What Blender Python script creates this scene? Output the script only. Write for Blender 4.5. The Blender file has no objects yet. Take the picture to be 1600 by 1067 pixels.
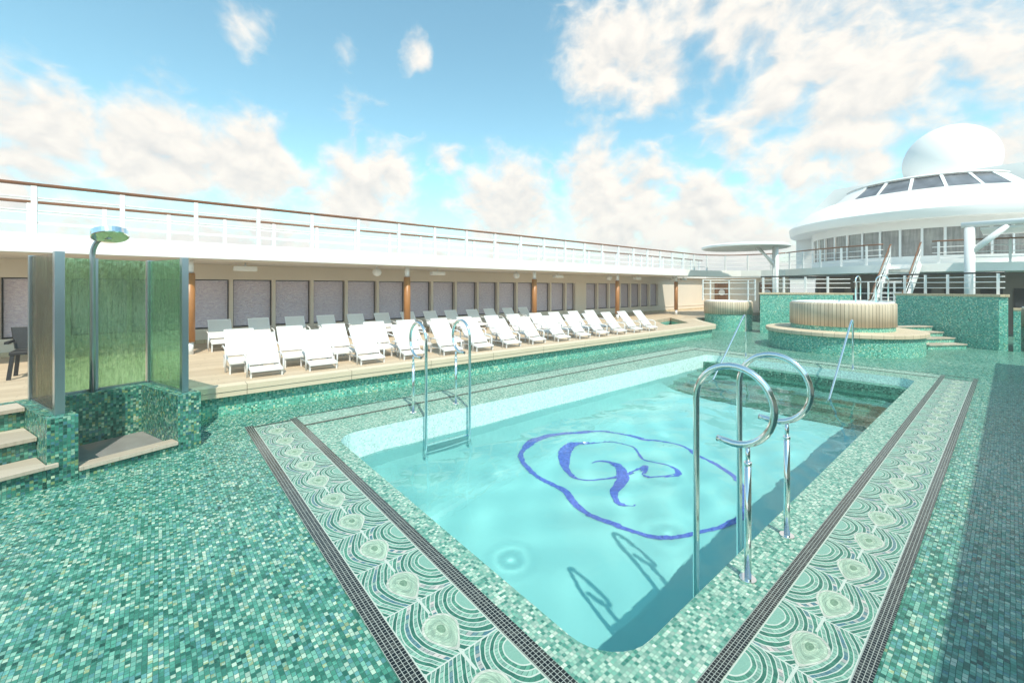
import bpy, bmesh, math, random
from mathutils import Vector, Matrix
from mathutils.geometry import tessellate_polygon
random.seed(7)
PI = math.pi
scene = bpy.context.scene
COL = scene.collection

# ------------------------------------------------------------------ node helpers
class V:
    """number-valued socket with arithmetic that grows Math nodes"""
    def __init__(s, nt, x): s.nt, s.x = nt, x
    def m(s, op, *a):
        n = s.nt.nodes.new('ShaderNodeMath'); n.operation = op
        for i, q in enumerate((s,) + a):
            q = q.x if isinstance(q, V) else q
            if isinstance(q, (int, float)): n.inputs[i].default_value = q
            else: s.nt.links.new(q, n.inputs[i])
        return V(s.nt, n.outputs[0])
    def __add__(s, o): return s.m('ADD', o)
    def __sub__(s, o): return s.m('SUBTRACT', o)
    def __mul__(s, o): return s.m('MULTIPLY', o)
    def __truediv__(s, o): return s.m('DIVIDE', o)
    __radd__ = __add__; __rmul__ = __mul__
    def __rsub__(s, o): return s*-1.0 + o
    def floor(s): return s.m('FLOOR')
    def fract(s): return s.m('FRACT')
    def abs(s): return s.m('ABSOLUTE')
    def sqrt(s): return s.m('SQRT')
    def lt(s, o): return s.m('LESS_THAN', o)
    def gt(s, o): return s.m('GREATER_THAN', o)
    def max(s, o): return s.m('MAXIMUM', o)
    def min(s, o): return s.m('MINIMUM', o)

def nmat(name):
    m = bpy.data.materials.new(name); m.use_nodes = True
    nt = m.node_tree
    return m, nt, nt.nodes['Principled BSDF'], nt.links
def vec(nt, x, y, z=0.0):
    n = nt.nodes.new('ShaderNodeCombineXYZ')
    for i, q in enumerate((x, y, z)):
        q = q.x if isinstance(q, V) else q
        if isinstance(q, (int, float)): n.inputs[i].default_value = q
        else: nt.links.new(q, n.inputs[i])
    return n.outputs[0]
def uvxy(nt):
    u = nt.nodes.new('ShaderNodeTexCoord'); s = nt.nodes.new('ShaderNodeSeparateXYZ')
    nt.links.new(u.outputs['UV'], s.inputs[0])
    return V(nt, s.outputs[0]), V(nt, s.outputs[1]), u.outputs['UV']
def white(nt, v):
    n = nt.nodes.new('ShaderNodeTexWhiteNoise'); n.noise_dimensions = '3D'
    nt.links.new(v, n.inputs['Vector']); return V(nt, n.outputs['Value'])
def noise(nt, v, scale, detail=3.0, rough=.5, dist=0.0):
    n = nt.nodes.new('ShaderNodeTexNoise'); n.inputs['Scale'].default_value = scale
    n.inputs['Detail'].default_value = detail; n.inputs['Roughness'].default_value = rough
    n.inputs['Distortion'].default_value = dist
    if v is not None: nt.links.new(v, n.inputs['Vector'])
    return V(nt, n.outputs['Fac'] if 'Fac' in n.outputs else n.outputs[0])
def ramp(nt, fac, stops, mode='CONSTANT'):
    r = nt.nodes.new('ShaderNodeValToRGB'); cr = r.color_ramp; cr.interpolation = mode
    while len(cr.elements) > 1: cr.elements.remove(cr.elements[-1])
    cr.elements[0].position = stops[0][0]; cr.elements[0].color = (*stops[0][1], 1)
    for p, c in stops[1:]:
        e = cr.elements.new(p); e.color = (*c, 1)
    nt.links.new(fac.x if isinstance(fac, V) else fac, r.inputs[0])
    return r.outputs[0]
def mix(nt, fac, a, b, mode='MIX'):
    n = nt.nodes.new('ShaderNodeMix'); n.data_type = 'RGBA'; n.blend_type = mode
    for sock, q in ((n.inputs[0], fac), (n.inputs[6], a), (n.inputs[7], b)):
        q = q.x if isinstance(q, V) else q
        if isinstance(q, (int, float)): sock.default_value = q
        elif isinstance(q, tuple): sock.default_value = (*q, 1)
        else: nt.links.new(q, sock)
    return n.outputs[2]
def bump(nt, h, bsdf, strength=.3, dist=.01):
    b = nt.nodes.new('ShaderNodeBump'); b.inputs['Strength'].default_value = strength
    b.inputs['Distance'].default_value = dist
    nt.links.new(h.x if isinstance(h, V) else h, b.inputs['Height'])
    nt.links.new(b.outputs[0], bsdf.inputs['Normal'])
def plain(name, col, rough=.5, metal=0.0, var=.06, scale=3.0, bmp=0.0):
    m, nt, b, L = nmat(name)
    b.inputs['Roughness'].default_value = rough; b.inputs['Metallic'].default_value = metal
    t = nt.nodes.new('ShaderNodeTexCoord')
    f = noise(nt, t.outputs['Object'], scale, 5)
    c = mix(nt, f, tuple(x*(1-var*1.6) for x in col), tuple(min(1, x*(1+var)) for x in col))
    L.new(c, b.inputs['Base Color'])
    if bmp: bump(nt, noise(nt, t.outputs['Object'], scale*12, 4), b, bmp, .004)
    return m

def mosaic(name, palette, su=.031, sv=.030, grout=(.030, .105, .080), gw=.11, rough=.22, stagger=1.0, big=.5, turn=None):
    """rows of little glass tesserae run along v; each takes its own colour"""
    m, nt, b, L = nmat(name)
    u, v, uv = uvxy(nt)
    if turn is not None:                 # rows turn a quarter beyond this line
        k = u.gt(turn); u, v = u*k + v*(1.0 - k), v*k + u*(1.0 - k)
    wob = noise(nt, uv, 9.0, 2)
    uu = u/su + wob*.25
    col = uu.floor()
    rnd = white(nt, vec(nt, col, 3.7, 1.1))
    vv = v/sv*(rnd*.4 + .75) + rnd*17.0*stagger + wob*.35
    row = vv.floor()
    r1 = white(nt, vec(nt, col, row, .5)); r2 = white(nt, vec(nt, col, row, 9.5))
    pat = noise(nt, uv, 5.5, 4, .65); pat2 = noise(nt, uv, .55, 2)
    f = r1*(1-.30*big) + (pat - .5)*1.5*big*.5 + (pat2-.5)*.25 + .15*big
    c = ramp(nt, f, palette)
    c = mix(nt, 1.0, c, ramp(nt, r2, [(0, (.76, .77, .78)), (1, (1.20, 1.18, 1.15))], 'LINEAR'), 'MULTIPLY')
    fu, fv = uu.fract(), vv.fract()
    edge = (fu.lt(gw)).max(fv.lt(gw*su/sv))
    c = mix(nt, edge, c, grout)
    L.new(c, b.inputs['Base Color'])
    rr = (r2*.3 + (rough-.07) + edge*.35 + (pat2 - .5)*.25).max(.06)
    L.new(rr.x, b.inputs['Roughness'])
    b.inputs['Specular IOR Level'].default_value = .55
    bump(nt, (edge*-1.0) + r1*.35, b, .35, .003)
    return m
GREEN = [(0, (.012, .075, .052)), (.10, (.024, .135, .096)), (.22, (.044, .200, .146)), (.36, (.068, .272, .206)),
         (.48, (.090, .270, .268)), (.58, (.130, .350, .278)), (.70, (.185, .395, .312)), (.79, (.245, .335, .185)),
         (.82, (.350, .510, .410)), (.92, (.480, .590, .480))]
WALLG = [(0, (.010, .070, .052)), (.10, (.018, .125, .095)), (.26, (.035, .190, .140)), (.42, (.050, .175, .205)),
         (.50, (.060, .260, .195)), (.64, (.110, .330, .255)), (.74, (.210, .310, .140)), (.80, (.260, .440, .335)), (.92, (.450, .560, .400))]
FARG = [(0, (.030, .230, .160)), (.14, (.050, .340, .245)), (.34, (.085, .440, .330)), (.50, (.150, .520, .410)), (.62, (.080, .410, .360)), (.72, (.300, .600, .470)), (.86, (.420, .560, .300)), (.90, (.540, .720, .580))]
PALE = [(0, (.035, .180, .135)), (.10, (.065, .240, .185)), (.24, (.130, .330, .260)), (.42, (.215, .405, .325)), (.60, (.310, .480, .395)), (.80, (.450, .570, .480))]
STRIP = [(0, (.17, .33, .27)), (.3, (.22, .38, .31)), (.6, (.29, .44, .37)), (.85, (.40, .51, .45))]
M = {}
M['floor'] = mosaic('mosaic_floor', GREEN, .024, .030, big=.6, turn=-.5)
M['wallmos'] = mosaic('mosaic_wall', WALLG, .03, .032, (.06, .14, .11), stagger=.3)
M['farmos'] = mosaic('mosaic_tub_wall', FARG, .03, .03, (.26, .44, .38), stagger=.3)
M['pale'] = mosaic('mosaic_pool_edge', PALE, .023, .024, (.16, .27, .23))
M['strip'] = mosaic('mosaic_plain_strip', STRIP, .03, .03, (.27, .38, .33), big=.3)
M['pooltile'] = mosaic('mosaic_pool_wall', [(0, (.55, .82, .79)), (.5, (.58, .84, .81)), (.8, (.60, .85, .82))], .025, .025, (.60, .83, .81), rough=.3, stagger=0, big=.2)
M['poolfloor'] = plain('pale_pool_plaster', (.39, .72, .705), .5, 0, .04, .8)
M['poolstep'] = mosaic('mosaic_pool_step', [(0, (.03, .13, .09)), (.3, (.05, .22, .16)), (.55, (.08, .30, .22)), (.8, (.16, .40, .30)), (.93, (.36, .52, .40))], .03, .03, (.10, .2, .16))

def drain_mat():
    m, nt, b, L = nmat('black_drain_tile')
    u, v, uv = uvxy(nt)
    fu, fv = (u*4.0).fract(), (v/.024).fract()
    e = fu.lt(.14).max(fv.lt(.12))
    r = white(nt, vec(nt, (u*4.0).floor(), (v/.024).floor(), 2.2))
    c = ramp(nt, r, [(0, (.008, .010, .010)), (.5, (.020, .022, .020)), (.85, (.045, .05, .045))])
    L.new(mix(nt, e, c, (.36, .40, .37)), b.inputs['Base Color'])
    L.new((e*.4 + .18).x, b.inputs['Roughness']); bump(nt, e*-1.0, b, .4, .003)
    return m
M['drain'] = drain_mat()

def peacock():
    """inlaid border: one square cell per feather, an eye in the middle, waves of tesserae round it"""
    m, nt, b, L = nmat('peacock_mosaic')
    u, v, uv = uvxy(nt)
    p = u; cell = v.floor(); q = v.fract()
    w = noise(nt, uv, 3.0, 2)
    w = (w - .5)*.085
    dp, dq = p - .53, q - .44
    low = (dq*-1.0).max(0.0)
    lw = low*low*8.0 + 1.0
    g = ((dp*lw)*(dp*lw) + (dq*(1.0 - low.gt(0.001)*.38))*(dq*(1.0 - low.gt(0.001)*.38))*.85).sqrt()
    # wave fields
    qc = q - .64
    qs = qc*(1.0 - qc.lt(0.0)*.28)
    fl = (p*p + qs*qs).sqrt() + w*.7
    fr = dp - (q*PI).m('SINE')*.215 + w*.7
    left = dp.lt(0.0)
    f = fl*left + (fr + .332)*(left*-1.0 + 1.0)
    ang_l = qc.m('ARCTAN2', p)
    W = .054
    t = f/W; idx = t.floor(); ft = t.fract()
    tt = ang_l*(f + .12)/.062*left + q/.058*(left*-1.0 + 1.0); seg = tt.floor(); fs = tt.fract()
    rnd = white(nt, vec(nt, idx + left*31.0, seg, cell))
    k = (idx/6.0 + .02).fract()
    disc = left*f.lt(.165)
    LT, DG, MG, OL = (.185, .360, .295), (.036, .155, .112), (.075, .240, .175), (.095, .180, .095)
    base = ramp(nt, k, [(0, LT), (.15, LT), (.165, DG), (.32, (.17, .31, .34)), (.49, MG), (.655, LT), (.82, DG), (.95, OL)])
    mixed = ramp(nt, rnd, [(0, (.13, .25, .28)), (.3, (.07, .18, .23)), (.5, (.29, .32, .32)), (.7, (.16, .29, .25)), (.85, (.40, .38, .38))])
    ismix = k.gt(.32)*k.lt(.49)
    base = mix(nt, ismix, base, mixed)
    base = mix(nt, 1.0, base, ramp(nt, rnd, [(0, (.72, .74, .74)), (1, (1.25, 1.2, 1.15))], 'LINEAR'), 'MULTIPLY')
    base = mix(nt, fs.lt(.13)*.8, base, (.03, .10, .08))
    line = ft.lt(.22)*(1.0 - disc)
    line = line.max(left*f.gt(.158)*f.lt(.172))
    base = mix(nt, disc, base, mix(nt, rnd, LT, (.19, .37, .30)))
    PL = (.46, .53, .48)
    base = mix(nt, line, base, PL)
    # eye
    ge = g
    eidx = (ge/.036).floor(); et = (dq.m('ARCTAN2', dp)*(ge+.03)/.04)
    er = white(nt, vec(nt, eidx, et.floor(), cell + .3))
    eye = ramp(nt, ge/.24, [(0, (.16, .27, .19)), (.20, (.35, .47, .37)), (.36, (.27, .39, .31)), (.58, (.35, .47, .38)), (.79, (.46, .49, .45))])
    eye = mix(nt, 1.0, eye, ramp(nt, er, [(0, (.78, .8, .78)), (1, (1.2, 1.2, 1.15))], 'LINEAR'), 'MULTIPLY')
    ej = (ge/.036).fract().lt(.10).max(et.fract().lt(.08))
    eye = mix(nt, ej*.6, eye, (.10, .18, .14))
    base = mix(nt, ge.lt(.22), base, eye)
    tip = ((dp + .01).abs().lt(.017))*(q.lt(.06).max(q.gt(.72)))
    base = mix(nt, tip.max(q.lt(.012)).max(q.gt(.992)).max(p.lt(.02)).max(p.gt(.98)), base, PL)
    L.new(base, b.inputs['Base Color'])
    L.new((rnd*.2 + .22 + line*.3).x, b.inputs['Roughness'])
    bump(nt, rnd*.5 - line, b, .25, .003)
    return m
M['peacock'] = peacock()

def planks(name, c0, c1, w=.07, joint=0.0, axis='v', gap=(.10, .085, .07), gw=.05, rough=.55):
    m, nt, b, L = nmat(name)
    u, v, uv = uvxy(nt)
    if axis == 'u': u, v = v, u
    a = u/w; i = a.floor()
    r = white(nt, vec(nt, i, 4.0, 2.0))
    st = nt.nodes.new('ShaderNodeMapping'); nt.links.new(vec(nt, u*26.0, v*1.4, r*9.0), st.inputs[0])
    g = noise(nt, st.outputs[0], 1.6, 5, .6)
    c = ramp(nt, g*.65 + r*.35, [(.25, c0), (.75, c1)], 'LINEAR')
    e = a.fract().lt(gw)
    if joint:
        jv = v/joint + r*3.7*(0 if w > .5 else 1)
        e = e.max(jv.fract().lt(.008/joint))
    L.new(mix(nt, e, c, gap), b.inputs['Base Color'])
    b.inputs['Roughness'].default_value = rough
    bump(nt, g*.3 - e, b, .3, .004)
    return m
M['deck'] = planks('teak_deck_boards', (.46, .36, .25), (.62, .50, .36), .11, 2.4, gap=(.30, .23, .16), gw=.045)
M['nosing'] = planks('teak_nosing', (.58, .49, .36), (.73, .625, .47), 9.0, 1.72, gap=(.14, .10, .06))
M['tread'] = planks('weathered_teak', (.37, .315, .25), (.53, .465, .38), .30, 0, gap=(.36, .3, .24), gw=.02)
M['slat'] = planks('tub_teak_slat', (.48, .39, .28), (.67, .565, .425), .105, 0, gap=(.06, .045, .03), gw=.10)
M['teak'] = planks('teak_cap', (.48, .38, .24), (.62, .50, .33), .2, .55, gap=(.16, .11, .07), gw=.03)
M['rail_wood'] = plain('varnished_handrail', (.20, .085, .035), .35, 0, .2, 6)
M['post_wood'] = plain('orange_timber', (.40, .175, .055), .42, 0, .2, 5)
M['white'] = plain('white_paint', (.80, .80, .79), .38, 0, .03, 1.2)
M['hull'] = plain('white_hull_paint', (.88, .865, .835), .42, 0, .035, .5)
M['grey_white'] = plain('pale_grey_paint', (.78, .77, .76), .45, 0, .03, 1)
M['cream'] = plain('cream_paint', (.74, .655, .55), .55, 0, .05, 1.0, .05)
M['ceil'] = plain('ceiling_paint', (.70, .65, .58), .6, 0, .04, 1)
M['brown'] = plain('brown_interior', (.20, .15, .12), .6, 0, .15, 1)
M['dark'] = plain('dark_opening', (.025, .020, .020), .3, 0, .3, 2)
M['door'] = planks('door_wood', (.22, .10, .04), (.34, .16, .07), .5, .42, gap=(.10, .05, .02))
M['fabric'] = plain('white_sling_fabric', (.67, .65, .62), .8, 0, .03, 8, .1)
M['frame'] = plain('white_frame', (.72, .72, .72), .35, 0, .02, 3)
M['steel'] = plain('polished_steel', (.90, .91, .91), .10, 1, .03, 3)
M['alu'] = plain('brushed_aluminium', (.52, .56, .60), .28, 1, .06, 4)
M['blackrail'] = plain('black_rail', (.010, .010, .012), .3, 0, .2, 3)
M['stone'] = plain('grey_slate', (.235, .23, .225), .5, 0, .2, 6, .1)
M['chair'] = plain('dark_wicker', (.018, .018, .020), .5, 0, .3, 20, .3)
M['emblem'] = mosaic('blue_emblem_tile', [(0, (.10, .13, .60)), (.4, (.13, .16, .64)), (.75, (.17, .20, .68))], .025, .025, (.18, .22, .68), stagger=0)
M['tubwater'] = plain('tub_water', (.35, .62, .62), .08, 0, .05, 2)
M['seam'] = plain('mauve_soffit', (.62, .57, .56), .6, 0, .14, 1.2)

def pane_mat():
    m, nt, b, L = nmat('reflection_tinted_window')
    u, v, uv = uvxy(nt)
    mp = vec(nt, u*7.0, v*16.0)
    n = noise(nt, mp, 1.6, 5, .7, .6); n2 = noise(nt, vec(nt, u*60.0, v*60.0), 1.0, 2)
    c = ramp(nt, n*.7 + n2*.3, [(.36, (.44, .39, .50)), (.62, (.74, .66, .72))], 'LINEAR')  # pale wavy tone painted in for the sea mirrored in the glass
    L.new(c, b.inputs['Base Color'])
    b.inputs['Roughness'].default_value = .12; b.inputs['IOR'].default_value = 1.9; b.inputs['Metallic'].default_value = .4
    bump(nt, n, b, .5, .06)
    return m
M['pane'] = pane_mat()
M['skypane'] = plain('skylight_glass', (.17, .18, .20), .12, 0, .5, 2)
def curtain_mat():
    m, nt, b, L = nmat('curtained_window')
    u, v, uv = uvxy(nt)
    n = noise(nt, vec(nt, u*6.0, v*.5), 1.5, 4, .6); n2 = noise(nt, vec(nt, u*.8, v*2.2), 1.0, 3)
    c = ramp(nt, n*.6 + n2*.4, [(.25, (.10, .095, .09)), (.5, (.27, .255, .24)), (.75, (.50, .46, .41))], 'LINEAR')
    L.new(c, b.inputs['Base Color']); b.inputs['Roughness'].default_value = .15
    b.inputs['IOR'].default_value = 1.6
    return m
M['curtain'] = curtain_mat()
def rain_glass(name, tint, fu=1.0):
    """textured shower glass: runnels down it, light comes through tinted"""
    m, nt, b, L = nmat(name)
    u, v, uv = uvxy(nt)
    n = noise(nt, vec(nt, u*(19.0*fu), v*1.5), 1.0, 4, .65, 1.4)
    n2 = noise(nt, vec(nt, u*(36.0*fu), v*12.0), 1.0, 3)
    b.inputs['Transmission Weight'].default_value = .9
    b.inputs['Roughness'].default_value = .10; b.inputs['IOR'].default_value = 1.3
    c = ramp(nt, n*.6 + n2*.4, [(.38, tuple(x*.50 for x in tint)), (.52, tint), (.64, tuple(min(1, x*1.5) for x in tint))], 'LINEAR')  # lighter and darker streaks painted in for light bent by the runnels
    L.new(c, b.inputs['Base Color'])
    bump(nt, n + n2*.6, b, .9, .035)
    tr = nt.nodes.new('ShaderNodeBsdfTransparent'); tr.inputs[0].default_value = (*tint, 1)
    mx = nt.nodes.new('ShaderNodeMixShader'); mx.inputs[0].default_value = .48
    out = nt.nodes['Material Output']
    L.new(b.outputs[0], mx.inputs[1]); L.new(tr.outputs[0], mx.inputs[2]); L.new(mx.outputs[0], out.inputs[0])
    return m
M['rain_green'] = rain_glass('green_rain_glass', (.54, .82, .60))
M['rain_brown'] = rain_glass('bronze_rain_glass', (.68, .57, .48), .5)
M['rain_side'] = rain_glass('green_rain_glass_side', (.54, .82, .58), .45)

def water_mat():
    m, nt, b, L = nmat('pool_water')
    nt.nodes.remove(b)
    out = nt.nodes['Material Output']
    t = nt.nodes.new('ShaderNodeTexCoord')
    mp = nt.nodes.new('ShaderNodeMapping'); mp.inputs['Scale'].default_value = (1, .7, 1)
    L.new(t.outputs['Object'], mp.inputs[0])
    h = noise(nt, mp.outputs[0], 1.1, 3, .5, .6)*1.0 + noise(nt, mp.outputs[0], 3.6, 2, .5, .8)*.22
    g = nt.nodes.new('ShaderNodeBsdfGlass'); g.inputs['IOR'].default_value = 1.33
    g.inputs['Roughness'].default_value = 0.0; g.inputs['Color'].default_value = (.84, .975, .98, 1)
    bp = nt.nodes.new('ShaderNodeBump'); bp.inputs['Strength'].default_value = .17; bp.inputs['Distance'].default_value = .08
    L.new(h.x, bp.inputs['Height']); L.new(bp.outputs[0], g.inputs['Normal'])
    L.new(g.outputs[0], out.inputs[0])
    return m
M['water'] = water_mat()
def sea_mat():
    m, nt, b, L = nmat('sea_water')
    t = nt.nodes.new('ShaderNodeTexCoord')
    b.inputs['Base Color'].default_value = (.02, .07, .11, 1); b.inputs['Roughness'].default_value = .2
    bump(nt, noise(nt, t.outputs['Object'], .08, 6, .6), b, .6, 1.5)
    return m
M['sea'] = sea_mat()

# ------------------------------------------------------------------ mesh helpers
ORG = {}
def tag(o, label=None, cat=None, group=None, kind=None):
    if label: o['label'] = label
    if cat: o['category'] = cat
    if group: o['group'] = group
    if kind: o['kind'] = kind
    return o
def thing(name, label, cat, loc=(0, 0, 0), group=None):
    o = bpy.data.objects.new(name, None); o.empty_display_size = .2
    COL.objects.link(o); o.location = loc; ORG[o.name] = Vector(loc)
    return tag(o, label, cat, group)

class MB:
    def __init__(s): s.v, s.f, s.uv, s.sm = [], [], [], []
    def face(s, pts, smooth=False, uv=None):
        n = len(s.v); s.v += [Vector(p) for p in pts]
        s.f.append(list(range(n, n+len(pts)))); s.sm.append(smooth); s.uv.append(uv)
    def box(s, x0, y0, z0, x1, y1, z1):
        return s.obox((x0, y0, z0), (x1-x0, 0, 0), (0, y1-y0, 0), (0, 0, z1-z0))
    def obox(s, o, a, b, c):
        o, a, b, c = map(Vector, (o, a, b, c))
        if a.cross(b).dot(c) < 0: o, a = o+a, -a
        P = [o, o+a, o+a+b, o+b, o+c, o+a+c, o+a+b+c, o+b+c]
        n = len(s.v); s.v += P
        for q in ((3, 2, 1, 0), (4, 5, 6, 7), (0, 1, 5, 4), (1, 2, 6, 5), (2, 3, 7, 6), (3, 0, 4, 7)):
            s.f.append([n+i for i in q]); s.sm.append(False); s.uv.append(None)
        return s
    def bar(s, p, q, w, h=None):
        """rectangular bar from p to q"""
        p, q = Vector(p), Vector(q); d = (q-p)
        h = h or w
        up = Vector((0, 0, 1)) if abs(d.normalized().z) < .95 else Vector((0, 1, 0))
        a = d.cross(up).normalized()*w; b = a.cross(d).normalized()*h
        return s.obox(p - a/2 - b/2, d, a, b)
    def prism(s, poly, z0, z1, hole=None, caps=(True, True), sides=True):
        loops = [[Vector((x, y, 0)) for x, y in poly]] + ([[Vector((x, y, 0)) for x, y in hole]] if hole else [])
        flat = [p for l in loops for p in l]; n = len(s.v); N = len(flat)
        s.v += [Vector((p.x, p.y, z1)) for p in flat] + [Vector((p.x, p.y, z0)) for p in flat]
        for tri in tessellate_polygon(loops):
            a, b, c = [flat[i] for i in tri]
            if (b-a).cross(c-a).z < 0: tri = tuple(reversed(tri))
            if caps[1]: s.f.append([n+i for i in tri]); s.sm.append(False); s.uv.append(None)
            if caps[0]: s.f.append([n+N+i for i in reversed(tri)]); s.sm.append(False); s.uv.append(None)
        k = 0
        for l in loops if sides else []:
            m = len(l); area = sum(l[i].x*l[(i+1) % m].y - l[(i+1) % m].x*l[i].y for i in range(m))
            isrev = (area < 0) != (l is not loops[0])
            for i in range(m):
                j = (i+1) % m
                q = [n+N+k+i, n+N+k+j, n+k+j, n+k+i]
                if isrev: q.reverse()
                s.f.append(q); s.sm.append(False); s.uv.append(None)
            k += m
        return s
    def tube(s, path, r, n=10, caps=True, closed=False):
        P = [Vector(p) for p in path]; rs = r if isinstance(r, (list, tuple)) else [r]*len(P)
        base = len(s.v); prev = None; acc = 0
        for i, p in enumerate(P):
            d = (P[min(i+1, len(P)-1)] - P[max(i-1, 0)]).normalized()
            if prev is None:
                a = d.orthogonal().normalized()
            else: a = (prev - d*prev.dot(d)).normalized()
            prev = a; b = d.cross(a)
            for k in range(n):
                t = 2*PI*k/n; s.v.append(p + (a*math.cos(t) + b*math.sin(t))*rs[i])
        for i in range(len(P)-1):
            L0 = acc; acc += (P[i+1]-P[i]).length
            for k in range(n):
                j = (k+1) % n
                s.f.append([base+i*n+k, base+i*n+j, base+(i+1)*n+j, base+(i+1)*n+k]); s.sm.append(True)
                c0, c1 = k/n, (k+1)/n
                s.uv.append([(c0, L0), (c1, L0), (c1, acc), (c0, acc)])
        if caps:
            s.f.append([base+k for k in reversed(range(n))]); s.sm.append(False); s.uv.append(None)
            m = base+(len(P)-1)*n
            s.f.append([m+k for k in range(n)]); s.sm.append(False); s.uv.append(None)
        return s
    def lathe(s, prof, cx, cy, n=64, a0=0.0, a1=2*PI, R0=None, smooth=True):
        """profile [(r,z)] outward side to the left of travel; uv = arc length, height"""
        base = len(s.v); m = len(prof); full = abs(a1-a0-2*PI) < 1e-6
        cnt = n if full else n+1
        for i in range(cnt):
            t = a0+(a1-a0)*i/n
            for r, z in prof: s.v.append(Vector((cx+r*math.cos(t), cy+r*math.sin(t), z)))
        R0 = R0 or max(r for r, z in prof)
        hs = [0]
        for k in range(m-1): hs.append(hs[-1] + math.hypot(prof[k+1][0]-prof[k][0], prof[k+1][1]-prof[k][1]))
        for i in range(n):
            j = (i+1) % cnt if full else i+1
            u0, u1 = (a0+(a1-a0)*i/n)*R0, (a0+(a1-a0)*(i+1)/n)*R0
            for k in range(m-1):
                s.f.append([base+i*m+k, base+j*m+k, base+j*m+k+1, base+i*m+k+1]); s.sm.append(smooth)
                s.uv.append([(u0, hs[k]), (u1, hs[k]), (u1, hs[k+1]), (u0, hs[k+1])])
        return s
    def build(s, name, mat, parent=None, bevel=0.0, sharp=.6, origin=None):
        L = Vector((0, 0, 0))
        root = parent
        if parent is not None: L = ORG[parent.name]
        elif origin is not None: L = Vector(origin)
        me = bpy.data.meshes.new(name)
        me.from_pydata([tuple(p-L) for p in s.v], [], s.f); me.update()
        uvl = me.uv_layers.new(name='UVMap')
        for poly, uv, sm in zip(me.polygons, s.uv, s.sm):
            poly.use_smooth = sm
            if uv:
                for li, q in zip(poly.loop_indices, uv): uvl.data[li].uv = q
            else:
                nn = poly.normal
                if abs(nn.z) > .7:
                    for li in poly.loop_indices:
                        p = s.v[me.loops[li].vertex_index]; uvl.data[li].uv = (p.x, p.y)
                else:
                    t = Vector((-nn.y, nn.x, 0)).normalized()
                    for li in poly.loop_indices:
                        p = s.v[me.loops[li].vertex_index]; uvl.data[li].uv = (p.dot(t), p.z)
        me.materials.append(mat)
        o = bpy.data.objects.new(name, me); COL.objects.link(o)
        if parent is not None: o.parent = parent
        else: o.location = L
        ORG[o.name] = L
        if bevel:
            # weld first so the bevel finds shared edges
            bm = bmesh.new(); bm.from_mesh(me); bmesh.ops.remove_doubles(bm, verts=bm.verts, dist=1e-5); bm.to_mesh(me); bm.free()
            md = o.modifiers.new('Bevel', 'BEVEL'); md.width = bevel; md.segments = 2; md.limit_method = 'ANGLE'; md.angle_limit = sharp
        return o
def children(o): return [c for c in bpy.data.objects if c.parent == o]
def copy_tree(o, parent=None, kids=None):
    c = o.copy(); COL.objects.link(c)
    c.parent = parent; ORG[c.name] = ORG[o.name]
    for ch in children(o): copy_tree(ch, c)
    return c
def arc(cx, cy, r, a0, a1, n): return [(cx+r*math.cos(a0+(a1-a0)*i/n), cy+r*math.sin(a0+(a1-a0)*i/n)) for i in range(n+1)]
def rrect(x0, y0, x1, y1, r, n=8):
    return (arc(x1-r, y0+r, r, -PI/2, 0, n) + arc(x1-r, y1-r, r, 0, PI/2, n) +
            arc(x0+r, y1-r, r, PI/2, PI, n) + arc(x0+r, y0+r, r, PI, 1.5*PI, n))
ORD = ['first', 'second', 'third', 'fourth', 'fifth', 'sixth', 'seventh', 'eighth', 'ninth', 'tenth', 'eleventh', 'twelfth',
       'thirteenth', 'fourteenth', 'fifteenth', 'sixteenth', 'seventeenth', 'eighteenth', 'nineteenth', 'twentieth']

# ------------------------------------------------------------------ camera, light, sky
cam = bpy.data.cameras.new('camera'); co = bpy.data.objects.new('camera', cam); COL.objects.link(co)
AZ = math.atan2(779, 655.7)
co.location = (0, 0, 2.1); co.rotation_euler = (PI/2, 0, AZ)
cam.sensor_width = 36; cam.lens = 655.7/1600*36; cam.shift_y = -(533.5-449.5)/1600
cam.clip_start = .05; cam.clip_end = 6000
scene.camera = co
EL = math.radians(55.5); SX, SY = .944, -.329       # towards the sun
sd = Vector((SX*math.cos(EL), SY*math.cos(EL), math.sin(EL)))
sl = bpy.data.lights.new('sun', 'SUN'); sl.energy = 5.0; sl.angle = math.radians(.5); sl.color = (1, .93, .80)
so = bpy.data.objects.new('sun', sl); COL.objects.link(so)
so.rotation_euler = (-sd).to_track_quat('-Z', 'Y').to_euler(); so.location = (30, -10, 60)
sl.cycles.is_caustics_light = True
wd = bpy.data.worlds.new('World'); scene.world = wd; wd.use_nodes = True
nt = wd.node_tree; bg = nt.nodes['Background']
sky = nt.nodes.new('ShaderNodeTexSky'); sky.sky_type = 'NISHITA'; sky.sun_disc = False
sky.sun_elevation = EL; sky.sun_rotation = math.atan2(SX, SY); sky.altitude = 0
sky.air_density = 1.0; sky.dust_density = .6; sky.ozone_density = 2.0
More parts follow.
